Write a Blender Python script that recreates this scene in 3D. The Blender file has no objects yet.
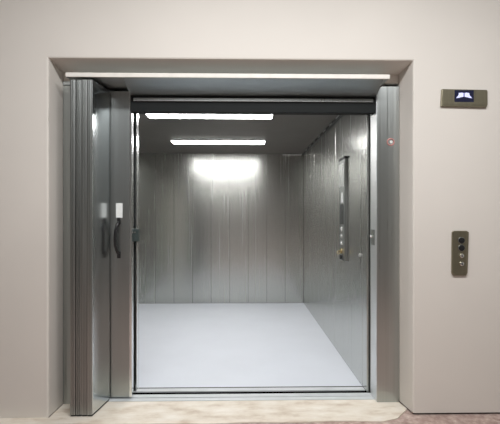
import bpy, bmesh, math
from mathutils import Vector, Matrix

SC = bpy.context.scene
COL = SC.collection
PI = math.pi

# ------------------------------------------------------------------ materials
def new_mat(name):
    m = bpy.data.materials.new(name); m.use_nodes = True
    nt = m.node_tree
    return m, nt, nt.nodes['Principled BSDF']

def ramp(nt, fac, stops):
    r = nt.nodes.new('ShaderNodeValToRGB')
    els = r.color_ramp.elements
    while len(els) < len(stops): els.new(0.5)
    for e, (p, c) in zip(els, stops):
        e.position = p; e.color = (*c, 1)
    nt.links.new(fac, r.inputs['Fac'])
    return r

def noise(nt, scale, detail=3, vec_scale=(1, 1, 1), rough=0.5):
    tc = nt.nodes.new('ShaderNodeTexCoord')
    mp = nt.nodes.new('ShaderNodeMapping'); mp.inputs['Scale'].default_value = vec_scale
    n = nt.nodes.new('ShaderNodeTexNoise')
    n.inputs['Scale'].default_value = scale; n.inputs['Detail'].default_value = detail
    n.inputs['Roughness'].default_value = rough
    nt.links.new(tc.outputs['Object'], mp.inputs['Vector']); nt.links.new(mp.outputs['Vector'], n.inputs['Vector'])
    return n

def plain(name, col, rough=0.5, metal=0.0, var=0.06, scale=14, bump=0.0):
    m, nt, b = new_mat(name)
    n = noise(nt, scale)
    c0 = tuple(max(0, c * (1 - var)) for c in col); c1 = tuple(min(1, c * (1 + var)) for c in col)
    r = ramp(nt, n.outputs['Fac'], [(0.3, c0), (0.7, c1)])
    nt.links.new(r.outputs['Color'], b.inputs['Base Color'])
    b.inputs['Roughness'].default_value = rough; b.inputs['Metallic'].default_value = metal
    if bump:
        n2 = noise(nt, 180, 2)
        bp = nt.nodes.new('ShaderNodeBump'); bp.inputs['Strength'].default_value = bump; bp.inputs['Distance'].default_value = 0.002
        nt.links.new(n2.outputs['Fac'], bp.inputs['Height']); nt.links.new(bp.outputs['Normal'], b.inputs['Normal'])
    return m

def brushed(name, col, rough=0.3, var=0.10, rvar=0.06, stretch=(70, 70, 0.7), bump=0.04):
    """stainless steel with a vertical grain"""
    m, nt, b = new_mat(name)
    n = noise(nt, 1.0, 4, stretch, 0.65)
    c0 = tuple(c * (1 - var) for c in col); c1 = tuple(min(1, c * (1 + var)) for c in col)
    r = ramp(nt, n.outputs['Fac'], [(0.3, c0), (0.7, c1)])
    nt.links.new(r.outputs['Color'], b.inputs['Base Color'])
    mr = nt.nodes.new('ShaderNodeMapRange')
    mr.inputs['From Min'].default_value = 0.3; mr.inputs['From Max'].default_value = 0.7
    mr.inputs['To Min'].default_value = rough - rvar; mr.inputs['To Max'].default_value = rough + rvar
    nt.links.new(n.outputs['Fac'], mr.inputs['Value']); nt.links.new(mr.outputs['Result'], b.inputs['Roughness'])
    b.inputs['Metallic'].default_value = 1.0
    if bump:
        bp = nt.nodes.new('ShaderNodeBump'); bp.inputs['Strength'].default_value = bump; bp.inputs['Distance'].default_value = 0.004
        nt.links.new(n.outputs['Fac'], bp.inputs['Height']); nt.links.new(bp.outputs['Normal'], b.inputs['Normal'])
    return m

def emit(name, col, strength):
    m, nt, b = new_mat(name)
    b.inputs['Base Color'].default_value = (*col, 1)
    b.inputs['Emission Color'].default_value = (*col, 1)
    b.inputs['Emission Strength'].default_value = strength
    return m

M = {}
M['plaster'] = plain('cream_plaster', (0.70, 0.66, 0.605), 0.75, 0, 0.025, 1.6, 0.10)
M['lobby'] = plain('lobby_paint', (0.27, 0.265, 0.25), 0.8, 0, 0.03, 3)
M['steel'] = brushed('landing_steel', (0.46, 0.485, 0.475), 0.32, 0.06)
M['leaf_steel'] = brushed('door_leaf_steel', (0.60, 0.63, 0.635), 0.21, 0.03, 0.02, bump=0.015)
M['lead_steel'] = brushed('leading_leaf_steel', (0.42, 0.445, 0.44), 0.33, 0.04, 0.04)
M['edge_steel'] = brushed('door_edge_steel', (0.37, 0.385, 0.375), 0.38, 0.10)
M['panel'] = brushed('cabin_panel_steel', (0.55, 0.56, 0.535), 0.26, 0.03, 0.02, (45, 45, 0.4), 0.0)
def upright_grain(m, amount):
    nt = m.node_tree; b = nt.nodes['Principled BSDF']
    t = nt.nodes.new('ShaderNodeTangent'); t.direction_type = 'RADIAL'; t.axis = 'Z'
    nt.links.new(t.outputs['Tangent'], b.inputs['Tangent'])
    b.inputs['Anisotropic'].default_value = amount; b.inputs['Anisotropic Rotation'].default_value = 0.25
upright_grain(M['panel'], 0.5)
M['bright_steel'] = brushed('bright_trim_steel', (0.80, 0.82, 0.82), 0.22, 0.04)
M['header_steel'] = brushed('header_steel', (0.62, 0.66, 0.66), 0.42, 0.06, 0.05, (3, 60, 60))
M['shaded_cover_steel'] = brushed('shaded_cover_steel', (0.34, 0.375, 0.38), 0.42, 0.06, 0.05, (3, 60, 60))  # same metal as the header, darkened in colour to keep the slope shaded
M['band'] = plain('black_band', (0.012, 0.014, 0.014), 0.6)
M['band'].node_tree.nodes['Principled BSDF'].inputs['Specular IOR Level'].default_value = 0.15
M['lip'] = plain('pale_lip', (0.80, 0.77, 0.71), 0.5)  # paler than the header steel behind it
M['dark'] = plain('rubber_and_gap_shade', (0.018, 0.02, 0.02), 0.55)  # rubber, and the painted shade in the gap before the cabin floor
M['dark_metal'] = plain('dark_painted_metal', (0.035, 0.037, 0.036), 0.45)
M['ceil'] = plain('cabin_ceiling_metal', (0.13, 0.12, 0.108), 0.5, 0.3, 0.05, 4)
M['cfloor'] = plain('pale_floor_plate', (0.66, 0.69, 0.745), 0.42, 0, 0.02, 2.5)
M['sill'] = plain('worn_aluminium_sill', (0.60, 0.62, 0.63), 0.5, 0.15, 0.05, 9)
M['lit_return_steel'] = brushed('lit_return_steel', (0.85, 0.87, 0.87), 0.45, 0.03)  # paler than the jamb steel: cabin lamplight put into the colour
M['housing'] = plain('lamp_housing', (0.55, 0.55, 0.54), 0.5)
M['lamp'] = emit('lamp_diffuser', (1.0, 0.985, 0.97), 27.0)
M['bronze'] = brushed('olive_steel_plate', (0.30, 0.275, 0.20), 0.42, 0.08)
M['black'] = plain('black_plastic', (0.012, 0.012, 0.013), 0.35)
M['screen'] = plain('blue_black_screen', (0.006, 0.008, 0.035), 0.2)
M['glyph'] = emit('screen_glyphs', (0.60, 0.62, 0.95), 0.5)
M['white'] = plain('white_paper', (0.78, 0.80, 0.78), 0.6, 0, 0.05, 60)
M['red'] = plain('faded_red_print', (0.50, 0.24, 0.22), 0.6, 0, 0.2, 80)
M['brass'] = plain('brass', (0.62, 0.50, 0.28), 0.28, 1.0)
M['silver'] = plain('polished_silver', (0.86, 0.86, 0.84), 0.2, 1.0)
M['grey_plastic'] = plain('grey_plastic', (0.035, 0.05, 0.048), 0.45)

def threshold_mat():
    m, nt, b = new_mat('cream_screed')
    n = noise(nt, 5, 5, (1, 2.4, 1), 0.6)
    r = ramp(nt, n.outputs['Fac'], [(0.28, (0.52, 0.42, 0.32)), (0.48, (0.70, 0.63, 0.53)), (0.7, (0.80, 0.75, 0.67))])
    nt.links.new(r.outputs['Color'], b.inputs['Base Color']); b.inputs['Roughness'].default_value = 0.6
    return m
M['screed'] = threshold_mat()

def lobby_floor_mat():
    m, nt, b = new_mat('red_brown_terrazzo')
    n = noise(nt, 22, 5, (1, 1, 1), 0.7)
    r = ramp(nt, n.outputs['Fac'], [(0.3, (0.26, 0.17, 0.145)), (0.5, (0.42, 0.31, 0.27)), (0.62, (0.52, 0.41, 0.36)), (0.74, (0.72, 0.64, 0.58))])
    nt.links.new(r.outputs['Color'], b.inputs['Base Color']); b.inputs['Roughness'].default_value = 0.55
    return m
M['lfloor'] = lobby_floor_mat()

# ------------------------------------------------------------------ mesh helpers
WORLD = {}              # where each object's origin stands in the world
def obj(name, bm, mat, parent=None, origin=None):
    me = bpy.data.meshes.new(name)
    bmesh.ops.recalc_face_normals(bm, faces=bm.faces[:])
    bm.to_mesh(me); bm.free()
    me.materials.append(M[mat])
    o = bpy.data.objects.new(name, me); COL.objects.link(o)
    if origin is not None:
        off = Vector(origin)
        for v in me.vertices: v.co -= off
        o.location = off
    WORLD[o.name] = Vector(o.location)
    if parent is not None:
        o.parent = parent
        o.location = Vector(o.location) - WORLD[parent.name]
    return o

def thing(name, label, cat, loc=(0, 0, 0), group=None):
    o = bpy.data.objects.new(name, None); COL.objects.link(o)
    o.location = loc; o.empty_display_size = 0.1; WORLD[o.name] = Vector(loc)
    o['label'] = label; o['category'] = cat
    if group: o['group'] = group
    return o

def tag(o, label, cat, group=None, kind=None):
    o['label'] = label; o['category'] = cat
    if group: o['group'] = group
    if kind: o['kind'] = kind
    return o

def struct(name, bm, mat, label, cat):
    return tag(obj(name, bm, mat), label, cat, kind='structure')

def add_prism(bm, pts, h0, h1, axis='z', bevel=0.0, seg=2):
    """extrude a closed 2-D outline; axis is the extrusion direction"""
    t = bmesh.new()
    def P(a, b, h):
        return {'z': (a, b, h), 'y': (a, h, b), 'x': (h, a, b)}[axis]
    lo = [t.verts.new(P(a, b, h0)) for a, b in pts]
    hi = [t.verts.new(P(a, b, h1)) for a, b in pts]
    n = len(pts)
    t.faces.new(lo); t.faces.new(hi)
    for i in range(n):
        t.faces.new((lo[i], lo[(i + 1) % n], hi[(i + 1) % n], hi[i]))
    bmesh.ops.recalc_face_normals(t, faces=t.faces[:])
    if bevel:
        bmesh.ops.bevel(t, geom=t.edges[:], offset=bevel, segments=seg, profile=0.5, affect='EDGES', clamp_overlap=True)
    merge(bm, t)

def merge(bm, t):
    me = bpy.data.meshes.new('tmp'); t.to_mesh(me); t.free()
    bm.from_mesh(me); bpy.data.meshes.remove(me)

def add_box(bm, x0, x1, y0, y1, z0, z1, bevel=0.0, seg=2):
    add_prism(bm, [(x0, y0), (x1, y0), (x1, y1), (x0, y1)], z0, z1, 'z', bevel, seg)

def box(x0, x1, y0, y1, z0, z1, bevel=0.0, seg=2):
    bm = bmesh.new(); add_box(bm, x0, x1, y0, y1, z0, z1, bevel, seg); return bm

def add_cyl(bm, c, r, h, axis, seg=20, bevel=0.0, r2=None):
    """cylinder starting at c and running h along the axis vector"""
    t = bmesh.new()
    bmesh.ops.create_cone(t, cap_ends=True, segments=seg, radius1=r, radius2=r if r2 is None else r2, depth=h)
    if bevel:
        es = [e for e in t.edges if abs(e.verts[0].co.z - e.verts[1].co.z) < 1e-6]
        bmesh.ops.bevel(t, geom=es, offset=bevel, segments=2, profile=0.5, affect='EDGES')
    a = Vector(axis).normalized()
    q = Vector((0, 0, 1)).rotation_difference(a)
    bmesh.ops.transform(t, matrix=Matrix.Translation(Vector(c) + a * h / 2) @ q.to_matrix().to_4x4(), verts=t.verts[:])
    merge(bm, t)

def cyl(c, r, h, axis, seg=20, bevel=0.0, r2=None):
    bm = bmesh.new(); add_cyl(bm, c, r, h, axis, seg, bevel, r2); return bm

def add_tube(bm, pts, r, seg=10):
    pts = [Vector(p) for p in pts]
    rings = []
    ref = None
    for i, p in enumerate(pts):
        d = (pts[min(i + 1, len(pts) - 1)] - pts[max(i - 1, 0)]).normalized()
        if ref is None:
            ref = d.orthogonal().normalized()
        u = (ref - d * ref.dot(d)).normalized(); ref = u
        v = d.cross(u)
        rings.append([bm.verts.new(p + (u * math.cos(2 * PI * k / seg) + v * math.sin(2 * PI * k / seg)) * r) for k in range(seg)])
    for a, b in zip(rings, rings[1:]):
        for k in range(seg):
            bm.faces.new((a[k], a[(k + 1) % seg], b[(k + 1) % seg], b[k]))
    bm.faces.new(rings[0]); bm.faces.new(rings[-1])

def add_torus(bm, c, R, r, u, v, seg=24, rs=8):
    c, u, v = Vector(c), Vector(u).normalized(), Vector(v).normalized()
    w = u.cross(v)
    rings = []
    for i in range(seg):
        a = 2 * PI * i / seg
        d = u * math.cos(a) + v * math.sin(a)
        rings.append([bm.verts.new(c + d * R + (d * math.cos(2 * PI * k / rs) + w * math.sin(2 * PI * k / rs)) * r) for k in range(rs)])
    for i in range(seg):
        a, b = rings[i], rings[(i + 1) % seg]
        for k in range(rs):
            bm.faces.new((a[k], a[(k + 1) % rs], b[(k + 1) % rs], b[k]))

def smooth(o, angle=35):
    for p in o.data.polygons: p.use_smooth = True
    o.data.set_sharp_from_angle(angle=math.radians(angle))
    return o

# ------------------------------------------------------------------ measures (metres; y runs into the lift)
WALL = 2.545            # face of the landing wall
JAMB = 2.712            # face of the landing door frame
CAR = 2.975             # front edge of the cabin floor
BACK = 5.87             # back wall of the cabin
CR, CL = 0.91, -1.585   # cabin side walls
CZ = 2.24               # cabin ceiling
CAMZ = 1.29

# ------------------------------------------------------------------ landing: wall, floor, room behind the camera
def wall_front():
    bm = bmesh.new()
    O = (-3.2, 2.4, 3.3)
    fz = (-1.252, 1.113, 2.313)      # opening at the face
    bz = (-1.243, 1.091, 2.289)      # opening at the end of the reveal
    r = 0.010
    def ring(y, x0, x1, zt, zb_l=0.0, zb_r=0.007):
        return [bm.verts.new((x0, y, zb_l)), bm.verts.new((x0, y, zt)), bm.verts.new((x1, y, zt)), bm.verts.new((x1, y, zb_r))]
    rings = [ring(3.0, O[0], O[1], O[2]), ring(WALL, O[0], O[1], O[2]),
             ring(WALL, fz[0] - r, fz[1] + r, fz[2] + r),
             ring(WALL + r * 0.3, fz[0] - r * 0.3, fz[1] + r * 0.3, fz[2] + r * 0.3),
             ring(WALL + r, fz[0], fz[1], fz[2]),
             ring(JAMB + 0.006, bz[0], bz[1], bz[2]), ring(3.0, bz[0], bz[1], bz[2])]
    for a, b in zip(rings, rings[1:]):
        for k in range(3):
            bm.faces.new((a[k], a[k + 1], b[k + 1], b[k]))
    a, b = rings[0], rings[-1]
    for k in range(3): bm.faces.new((a[k], a[k + 1], b[k + 1], b[k]))
    return bm
struct('wall_front', wall_front(), 'plaster', 'cream plastered landing wall around the lift opening', 'wall')

struct('floor', box(-3.2, 2.4, -2.6, 2.755, -0.06, -0.006), 'lfloor', 'reddish brown speckled landing floor along the foot of the wall', 'floor')
struct('lobby_ceiling', box(-3.2, 2.4, -2.6, WALL - 0.002, 3.3, 3.36), 'lobby', 'plain pale ceiling over the landing', 'ceiling')
struct('wall_lobby_left', box(-3.3, -3.2, -2.6, WALL - 0.002, 0, 3.3), 'lobby', 'plain pale side wall of the landing by the folded door side', 'wall')
struct('wall_lobby_right', box(2.4, 2.5, -2.6, WALL - 0.002, 0, 3.3), 'lobby', 'plain pale side wall of the landing by the call buttons side', 'wall')
struct('wall_lobby_back', box(-3.2, 2.4, -2.7, -2.6, 0, 3.3), 'lobby', 'plain pale wall of the landing facing the lift', 'wall')

def threshold():
    bm = bmesh.new()
    # an uneven hand-laid edge
    xs = [-2.2 + 0.11 * i for i in range(31)]
    pts = []
    for i, x in enumerate(xs):
        e = 2.462 + 0.006 * math.sin(3.1 * x) + 0.004 * math.sin(11 * x + 1)
        if x > 0.93: e += (x - 0.93) * 0.6
        pts.append((x, min(e, 2.70)))
    last = pts[-1]
    out = pts + [(last[0], 2.54), (1.10, 2.545), (1.088, 2.755), (-1.24, 2.755), (-1.25, 2.545), (-2.2, 2.542)]
    out = [p for p in pts if p[0] <= 1.06] + [(1.105, 2.62), (1.085, JAMB - 0.001), (1.085, 2.755), (-1.238, 2.755), (-1.246, 2.545), (-2.2, 2.542)]
    add_prism(bm, out, -0.006, 0.0, 'z')
    return bm
tag(obj('threshold', threshold(), 'screed'), 'cream threshold strip on the landing floor in front of the metal sill', 'threshold')

# ------------------------------------------------------------------ landing door frame
fr = thing('landing_door_frame', 'grey steel door frame with pale-edged header and black band, set in the cream wall opening', 'door frame', (0, JAMB, 0))
j = obj('jamb', box(0.932, 1.0895, JAMB, 2.845, 0, 2.20, 0.002), 'steel', fr)
obj('return_strip', box(0.929, 0.9318, JAMB + 0.002, 2.843, 0.003, 2.198, 0.001), 'lit_return_steel', fr)['label'] = 'inner return of the jamb, coloured paler as lit by the cabin lamps'
j['label'] = 'wide steel jamb with small red round mark'
bm = bmesh.new()
add_torus(bm, (1.028, JAMB - 0.001, 1.812), 0.023, 0.005, (1, 0, 0), (0, 0, 1))
rm = obj('red_mark', bm, 'red', j); rm['label'] = 'faded red ring mark'
obj('round_cap', cyl((1.030, JAMB, 1.812), 0.010, 0.006, (0, -1, 0), 16, 0.001), 'white', j)
obj('jamb', box(-1.241, -0.998, 2.79, 2.845, 0, 2.20, 0.002), 'steel', fr)
obj('corner_post', box(-1.241, -1.19, JAMB + 0.012, 2.789, 0, 2.198, 0.003), 'steel', fr)
bm = bmesh.new()
add_prism(bm, [(-1.15, 2.572), (0.962, 2.572), (0.962, JAMB - 0.001), (0.931, JAMB + 0.001), (0.931, 2.955), (-0.99, 2.955), (-0.99, 2.86), (-1.24, 2.86), (-1.24, JAMB + 0.01), (-1.15, JAMB + 0.01)], 2.201, 2.226, 'z', 0.001, 1)
hd = obj('header', bm, 'header_steel', fr)
bm = bmesh.new()
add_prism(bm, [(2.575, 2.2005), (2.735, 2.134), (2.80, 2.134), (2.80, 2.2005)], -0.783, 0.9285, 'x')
obj('sloping_cover', bm, 'shaded_cover_steel', hd)
sd = obj('lower_header', box(-0.783, 0.9285, 2.736, 2.80, 2.021, 2.1335, 0.001, 1), 'band', fr); sd['label'] = 'black lower header band'
obj('top_rail', box(-0.76, 0.912, 2.7275, 2.7358, 2.093, 2.117, 0.003), 'steel', sd)['label'] = 'silver rail along the black band'
lp = obj('edge_strip', box(-1.15, 0.966, 2.560, 2.5715, 2.199, 2.227, 0.0015), 'lip', hd); lp['label'] = 'pale front edge strip'
fa = obj('fascia', box(-1.242, 1.0895, JAMB + 0.02, JAMB + 0.05, 2.2275, 2.2885), 'plaster', fr); fa['label'] = 'cream infill board'
# strike plate where the leading leaf locks
st = obj('strike_plate', box(0.926, 0.932, 2.745, 2.825, 1.09, 1.20, 0.002), 'steel', fr)
smooth(obj('stop_knob', cyl((0.928, 2.80, 1.15), 0.011, 0.016, (-1, 0, 0), 14, 0.003), 'silver', st))
# landing sill with running grooves
def sill(y0, y1, x0, x1, zt, grooves, th=0.04):
    bm = bmesh.new()
    prof = [(y0, zt - th), (y0, zt)]
    for g in grooves:
        prof += [(g, zt), (g, zt - 0.012), (g + 0.010, zt - 0.012), (g + 0.010, zt)]
    prof += [(y1, zt), (y1, zt - th)]
    add_prism(bm, prof, x0, x1, 'x')
    return bm
tag(obj('landing_sill', sill(2.757, 2.858, -0.995, 0.931, 0.002, (2.80,)), 'sill'),
    'pale grooved metal sill between the cream threshold and the dark gap', 'sill')
cs = tag(obj('car_sill', sill(2.906, 2.957, -0.92, 0.9095, 0.002, (), 0.008), 'sill'),
    'narrow metal sill at the front edge of the white cabin floor', 'sill')
obj('gap_shade_strip', box(-0.785, 0.9095, 2.957, 2.9735, -0.006, 0.0015), 'dark', cs)['label'] = 'black strip standing for the shaded gap along the inner edge'  # fills the gap before the cabin floor with painted shade

# ------------------------------------------------------------------ folding landing door, folded back
fd = thing('folding_door', 'grey steel folding lift door stacked open beside the opening, with black pull handle', 'door', (-1.04, 2.66, 0))
ang = math.atan2(0.037, 0.233)
N, TH = 4, 0.0345
base = Vector((-1.117, 2.548, 0))
ux = Vector((math.cos(0.03), -math.sin(0.03) * 0, 0)); uy = Vector((math.sin(ang), math.cos(ang), 0))
def quad_prism(bm, x0, x1, d0, d1, z0, z1, bev):
    q = []
    for a, b in ((x0, d0), (x1, d0), (x1, d1), (x0, d1)):
        p = base + Vector((1, 0, 0)) * a + uy * b
        q.append((p.x, p.y))
    add_prism(bm, q, z0, z1, 'z', bev, 2)
for i in range(N):
    bm = bmesh.new()
    last = i == N - 1
    quad_prism(bm, i * (TH + 0.0017), i * (TH + 0.0017) + TH, 0.004 if i % 2 else 0.0, 0.232, 0.012, 2.178, 0.003)
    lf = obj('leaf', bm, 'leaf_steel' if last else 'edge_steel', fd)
    bm = bmesh.new()
    for a in ((0.30, 0.44), (0.62, 0.74)):
        quad_prism(bm, i * (TH + 0.0017) + TH * a[0], i * (TH + 0.0017) + TH * a[1], -0.0035, 0.005, 0.014, 2.175, 0.001)
    e = obj('edge_bead', bm, 'edge_steel' if not last else 'steel', lf)
    e['label'] = 'darker ribbed edge strip'
    if last:
        bm = bmesh.new()
        quad_prism(bm, i * (TH + 0.0017) + 0.001, i * (TH + 0.0017) + TH - 0.001, -0.0015, 0.003, 0.013, 2.176, 0.0005)
        obj('edge_cap', bm, 'edge_steel', lf)
    bm = bmesh.new()
    quad_prism(bm, i * (TH + 0.0017) + 0.002, i * (TH + 0.0017) + TH - 0.002, 0.006, 0.228, 0.001, 0.013, 0.001)
    k = obj('bottom_seal', bm, 'dark', lf); k['label'] = 'black rubber strip along the foot'
ll = obj('leaf', box(-0.965, -0.789, 2.792, 2.83, 0.012, 2.18, 0.003), 'lead_steel', fd)
ll['label'] = 'leading leaf with pull handle and white notice'
obj('leading_edge', box(-0.806, -0.7865, 2.788, 2.834, 0.012, 2.18, 0.004), 'bright_steel', ll)['label'] = 'bright leading edge'
nt_ = obj('notice', box(-0.899, -0.853, 2.7905, 2.792, 1.285, 1.388), 'white', ll); nt_['label'] = 'small white paper notice'
bm = bmesh.new()
add_tube(bm, [(-0.878, 2.786, 1.252), (-0.880, 2.776, 1.246), (-0.886, 2.766, 1.225), (-0.893, 2.760, 1.19), (-0.895, 2.758, 1.14), (-0.893, 2.760, 1.09), (-0.886, 2.766, 1.057), (-0.880, 2.776, 1.036), (-0.878, 2.786, 1.030)], 0.0105, 12)
for z in (1.262, 1.022):
    add_box(bm, -0.890, -0.866, 2.786, 2.792, z - 0.024, z + 0.024, 0.003)
h = smooth(obj('pull_handle', bm, 'black', ll)); h['label'] = 'black bow-shaped pull handle'
lk = obj('latch', box(-0.805, -0.752, 2.836, 2.875, 1.112, 1.205, 0.004), 'grey_plastic', ll); lk['label'] = 'dark latch block'
obj('latch_screw', cyl((-0.778, 2.836, 1.18), 0.006, 0.003, (0, -1, 0), 10), 'steel', lk)

# ------------------------------------------------------------------ cabin shell
def panelled(n, length, z0, z1, depth=0.02):
    """vertical sheet panels side by side along +x, face towards -y, a groove between each two"""
    bm = bmesh.new()
    w = length / n
    for i in range(n):
        add_box(bm, i * w + 0.0010, (i + 1) * w - 0.0010, 0, depth, z0, z1, 0.002, 1)
    add_box(bm, 0, length, depth * 0.6, depth + 0.03, z0, z1)
    return bm
def place(bm, loc, rz):
    bmesh.ops.transform(bm, matrix=Matrix.Translation(Vector(loc)) @ Matrix.Rotation(rz, 4, 'Z'), verts=bm.verts[:]); return bm
o = struct('wall_back', place(panelled(9, CR - CL, 0.0, CZ), (CL, BACK, 0), 0), 'panel', 'back wall of the cabin in nine vertical brushed steel panels', 'wall')
o = struct('wall_right', place(panelled(10, BACK - CAR, 0.0, CZ), (CR, BACK, 0), -PI / 2), 'panel', 'brushed steel cabin side wall carrying the control strip', 'wall')
o = struct('wall_left', place(panelled(10, BACK - CAR, 0.0, CZ), (CL, CAR, 0), PI / 2), 'panel', 'brushed steel cabin side wall carrying the handrail', 'wall')
struct('cabin_floor', box(CL, CR, CAR, BACK, -0.03, 0.0), 'cfloor', 'smooth bluish white floor of the lift cabin', 'floor')
struct('ceiling', box(CL, CR, CAR, BACK, CZ, CZ + 0.03), 'ceil', 'dark metal ceiling of the lift cabin', 'ceiling')
# slotted ventilation strips at the ceiling edge
def vent_strip(y0, y1):
    bm = bmesh.new()
    add_box(bm, CR - 0.022, CR - 0.001, y0, y1, CZ - 0.022, CZ - 0.001, 0.002)
    return bm
struct('trim_1', vent_strip(3.05, BACK - 0.03), 'dark_metal', 'dark edge strip where the cabin ceiling meets the control strip wall', 'trim')
bm = bmesh.new()
y = 3.30
while y < BACK - 0.2:
    add_box(bm, CR - 0.028, CR - 0.021, y, y + 0.12, CZ - 0.017, CZ - 0.006, 0.001); y += 0.30
struct('trim_2', bm, 'steel', 'row of short bright clips along the dark ceiling edge strip', 'trim')
struct('trim_gap_light', box(0.60, CR - 0.03, BACK - 0.05, BACK - 0.002, CZ - 0.022, CZ - 0.002, 0.002), 'bright_steel', 'short bright bar standing for light in the gap at the back corner of the cabin ceiling', 'trim')  # bright bar painted in for light showing through a gap

# ------------------------------------------------------------------ car entrance
ce = thing('car_door_frame', 'black cabin entrance frame with thin bright edges around the white-floored cabin', 'door frame', (0, 2.95, 0))
obj('jamb', box(-1.60, -0.799, 2.915, 2.9735, 0.003, 2.195), 'dark', ce)
obj('edge_strip', box(-0.7985, -0.786, 2.915, 2.9735, 0.003, 2.195, 0.002), 'bright_steel', ce)['label'] = 'thin bright edge'
obj('jamb', box(0.945, 1.02, 2.905, 2.9735, 0.003, 2.195), 'dark', ce)
obj('edge_strip', box(0.910, 0.944, 2.868, 2.9735, 0.003, 2.195, 0.002), 'panel', ce)
obj('header', box(-1.60, 1.02, 2.985, 3.03, 2.088, CZ - 0.001, 0.002), 'dark', ce)
obj('lower_lip', box(-0.785, 0.914, 2.978, 2.9848, 2.088, 2.098, 0.002), 'dark', ce)

# ------------------------------------------------------------------ cabin lamps
def lamp(yc, label):
    x0, x1 = -0.885, 0.271
    t = thing('ceiling_light', label, 'light', ((x0 + x1) / 2, yc, CZ), 'strip lights on the cabin ceiling')
    obj('housing', box(x0 - 0.012, x1 + 0.012, yc - 0.108, yc + 0.108, CZ - 0.010, CZ - 0.0005, 0.002), 'housing', t)
    obj('diffuser', box(x0, x1, yc - 0.098, yc + 0.098, CZ - 0.014, CZ - 0.0102, 0.001), 'lamp', t)['label'] = 'glowing white diffuser'
lamp(3.635, 'long white strip light on the cabin ceiling, nearer the entrance')
lamp(4.945, 'long white strip light on the cabin ceiling, nearer the back wall')

# ------------------------------------------------------------------ handrail on the cabin wall behind the folded door
hr = thing('handrail', 'steel handrail end showing beside the black latch, on the far cabin wall', 'handrail', (CL, 4.4, 0.93))
bm = bmesh.new(); add_tube(bm, [(CL + 0.012, 3.30, 0.93), (CL + 0.05, 3.305, 0.93), (CL + 0.062, 3.34, 0.93), (CL + 0.062, 4.4, 0.93), (CL + 0.062, 5.68, 0.93), (CL + 0.055, 5.73, 0.93), (CL + 0.012, 5.735, 0.93)], 0.019, 14)
smooth(obj('rail', bm, 'silver', hr), 60)
for y in (3.6, 4.5, 5.4):
    bm = bmesh.new(); add_cyl(bm, (CL + 0.001, y, 0.93), 0.028, 0.006, (1, 0, 0), 18, 0.001); add_cyl(bm, (CL + 0.006, y, 0.93), 0.010, 0.045, (1, 0, 0), 12)
    smooth(obj('bracket', bm, 'steel', hr))

# ------------------------------------------------------------------ control strip in the cabin
PX = 0.890
cp = thing('control_strip', 'narrow upright steel control strip with buttons and key, on the cabin wall', 'control panel', (CR, 3.515, 0.90))
pl = obj('plate', box(PX, CR - 0.0005, 3.415, 3.617, 0.90, 1.81, 0.004), 'steel', cp)
obj('side_cover', box(PX + 0.004, CR - 0.001, 3.409, 3.4155, 0.905, 1.805, 0.001), 'edge_steel', pl)['label'] = 'dark side edge'
obj('top_cap', box(PX - 0.004, CR - 0.001, 3.409, 3.622, 1.80, 1.825, 0.004), 'dark_metal', pl)['label'] = 'dark top cap'
obj('instruction_plate', box(PX - 0.003, PX, 3.435, 3.597, 1.56, 1.77, 0.001), 'bright_steel', cp)
obj('notice', box(PX - 0.002, PX, 3.475, 3.535, 1.42, 1.51), 'white', cp)['label'] = 'small white label strip'
for z in (1.183, 1.12, 1.057):
    bm = cyl((PX, 3.515, z), 0.022, 0.006, (-1, 0, 0), 20, 0.002)
    b = smooth(obj('button', bm, 'silver', cp))
    obj('button_cap', cyl((PX - 0.006, 3.515, z), 0.014, 0.003, (-1, 0, 0), 18, 0.001), 'white', b)
ks = smooth(obj('key_switch', cyl((PX, 3.515, 0.985), 0.024, 0.012, (-1, 0, 0), 22, 0.003), 'brass', cp)); ks['label'] = 'brass key switch'
obj('dark_window', box(PX - 0.002, PX, 3.455, 3.577, 1.225, 1.405), 'dark_metal', cp)['label'] = 'dark plain window'
bm = bmesh.new(); add_box(bm, PX - 0.03, PX - 0.012, 3.513, 3.517, 0.978, 0.992, 0.001); add_torus(bm, (PX - 0.030, 3.515, 0.972), 0.014, 0.002, (0, 0.5, 1), (1, 0, 0), 20, 6)
smooth(obj('key', bm, 'brass', ks))
obj('stop_button', cyl((PX, 3.515, 0.928), 0.020, 0.020, (-1, 0, 0), 20, 0.004), 'black', cp)['label'] = 'black push button'

tag(smooth(obj('wall_bumper', cyl((CR - 0.0005, 3.02, 0.995), 0.014, 0.012, (-1, 0, 0), 16, 0.004), 'housing')),
    'small pale round bumper low on the cabin wall near the entrance', 'bumper')

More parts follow.
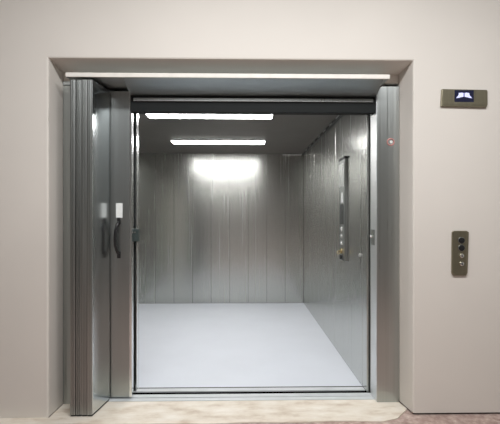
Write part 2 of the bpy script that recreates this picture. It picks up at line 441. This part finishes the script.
# ------------------------------------------------------------------ floor indicator on the landing wall
fi = thing('floor_indicator', 'wide olive metal floor indicator with blue lit screen, high on the landing wall', 'indicator', (1.4425, WALL, 2.064))
pts = [(1.290, 2.012), (1.588, 2.006), (1.597, 2.024), (1.596, 2.114), (1.590, 2.120), (1.296, 2.124)]
bm = bmesh.new(); add_prism(bm, pts, WALL - 0.016, WALL - 0.0005, 'y', 0.003); obj('plate', bm, 'bronze', fi)
bm = bmesh.new(); add_box(bm, 1.302, 1.586, WALL - 0.0185, WALL - 0.0158, 2.020, 2.042, 0.001); obj('lower_band', bm, 'bronze', fi)
sc_ = obj('screen', box(1.377, 1.503, WALL - 0.019, WALL - 0.0155, 2.038, 2.116, 0.001), 'screen', fi); sc_['label'] = 'blue-black lit screen'
for s in (-1, 1):
    cx = 1.438
    # two lit marks side by side, each a block flaring outward at its foot
    g = [(0.003, 0.017), (0.012, 0.020), (0.034, 0.018), (0.036, 0.004), (0.052, -0.016), (0.036, -0.014), (0.022, -0.010), (0.004, -0.007)]
    g = [(cx + s * a, 2.079 + b) for a, b in g]
    bm = bmesh.new(); add_prism(bm, g, WALL - 0.0205, WALL - 0.0188, 'y'); obj('glyph', bm, 'glyph', sc_)['label'] = 'pale blue lit mark'

# ------------------------------------------------------------------ call button plate
cb = thing('call_button_panel', 'small upright metal call plate with dark and silver buttons, on the landing wall', 'call panel', (1.4185, WALL, 1.055))
pts = [(1.374, 0.908), (1.455, 0.908), (1.466, 0.925), (1.474, 1.192), (1.460, 1.200), (1.376, 1.200), (1.365, 1.192), (1.362, 0.925)]
bm = bmesh.new(); add_prism(bm, pts, WALL - 0.014, WALL - 0.0005, 'y', 0.003); obj('plate', bm, 'bronze', cb)
for z in (1.137, 1.088):
    bm = bmesh.new(); add_cyl(bm, (1.424, WALL - 0.014, z), 0.019, 0.007, (0, -1, 0), 24, 0.002)
    b = smooth(obj('button', bm, 'black', cb)); b['label'] = 'round black button'
    bm = bmesh.new(); add_torus(bm, (1.424, WALL - 0.0145, z), 0.0205, 0.002, (1, 0, 0), (0, 0, 1)); smooth(obj('bezel', bm, 'edge_steel', b))
for z in (1.037, 0.985):
    b = smooth(obj('key_switch', cyl((1.424, WALL - 0.014, z), 0.014, 0.010, (0, -1, 0), 24, 0.003), 'silver', cb)); b['label'] = 'small silver key switch'
    obj('keyhole', box(1.4225, 1.4255, WALL - 0.0255, WALL - 0.0238, z - 0.008, z + 0.008), 'black', b)

# ------------------------------------------------------------------ lights of the landing
def area(name, loc, sx, sy, power, col, rot=(0, 0, 0)):
    l = bpy.data.lights.new(name, 'AREA'); l.shape = 'RECTANGLE'; l.size = sx; l.size_y = sy; l.energy = power; l.color = col
    o = bpy.data.objects.new(name, l); COL.objects.link(o); o.location = loc; o.rotation_euler = rot
    return o
area('lobby_ceiling_lamp', (0.25, 0.88, 3.28), 2.8, 0.45, 118, (0.985, 0.99, 1.0))
area('lobby_ceiling_lamp.001', (-0.1, -1.2, 3.28), 2.3, 0.5, 14, (0.985, 0.99, 1.0))

w = bpy.data.worlds.new('World'); SC.world = w; w.use_nodes = True
w.node_tree.nodes['Background'].inputs['Color'].default_value = (0, 0, 0, 1)
w.node_tree.nodes['Background'].inputs['Strength'].default_value = 0

# ------------------------------------------------------------------ camera
cam = bpy.data.cameras.new('camera'); co = bpy.data.objects.new('camera', cam); COL.objects.link(co)
cam.sensor_width = 36; cam.lens = 36 * 392 / 500
cam.shift_y = 5 / 500
cam.clip_start = 0.05
co.location = (0, 0, CAMZ)
co.rotation_euler = (PI / 2, 0, -math.atan(7 / 392))
SC.camera = co

SC.view_settings.view_transform = 'Standard'
SC.view_settings.look = 'None'
SC.view_settings.gamma = 1
SC.view_settings.use_curve_mapping = False
SC.view_settings.exposure = 0.0
SC.cycles.max_bounces = 10
SC.cycles.sample_clamp_indirect = 4.0
SC.cycles.use_denoising = True
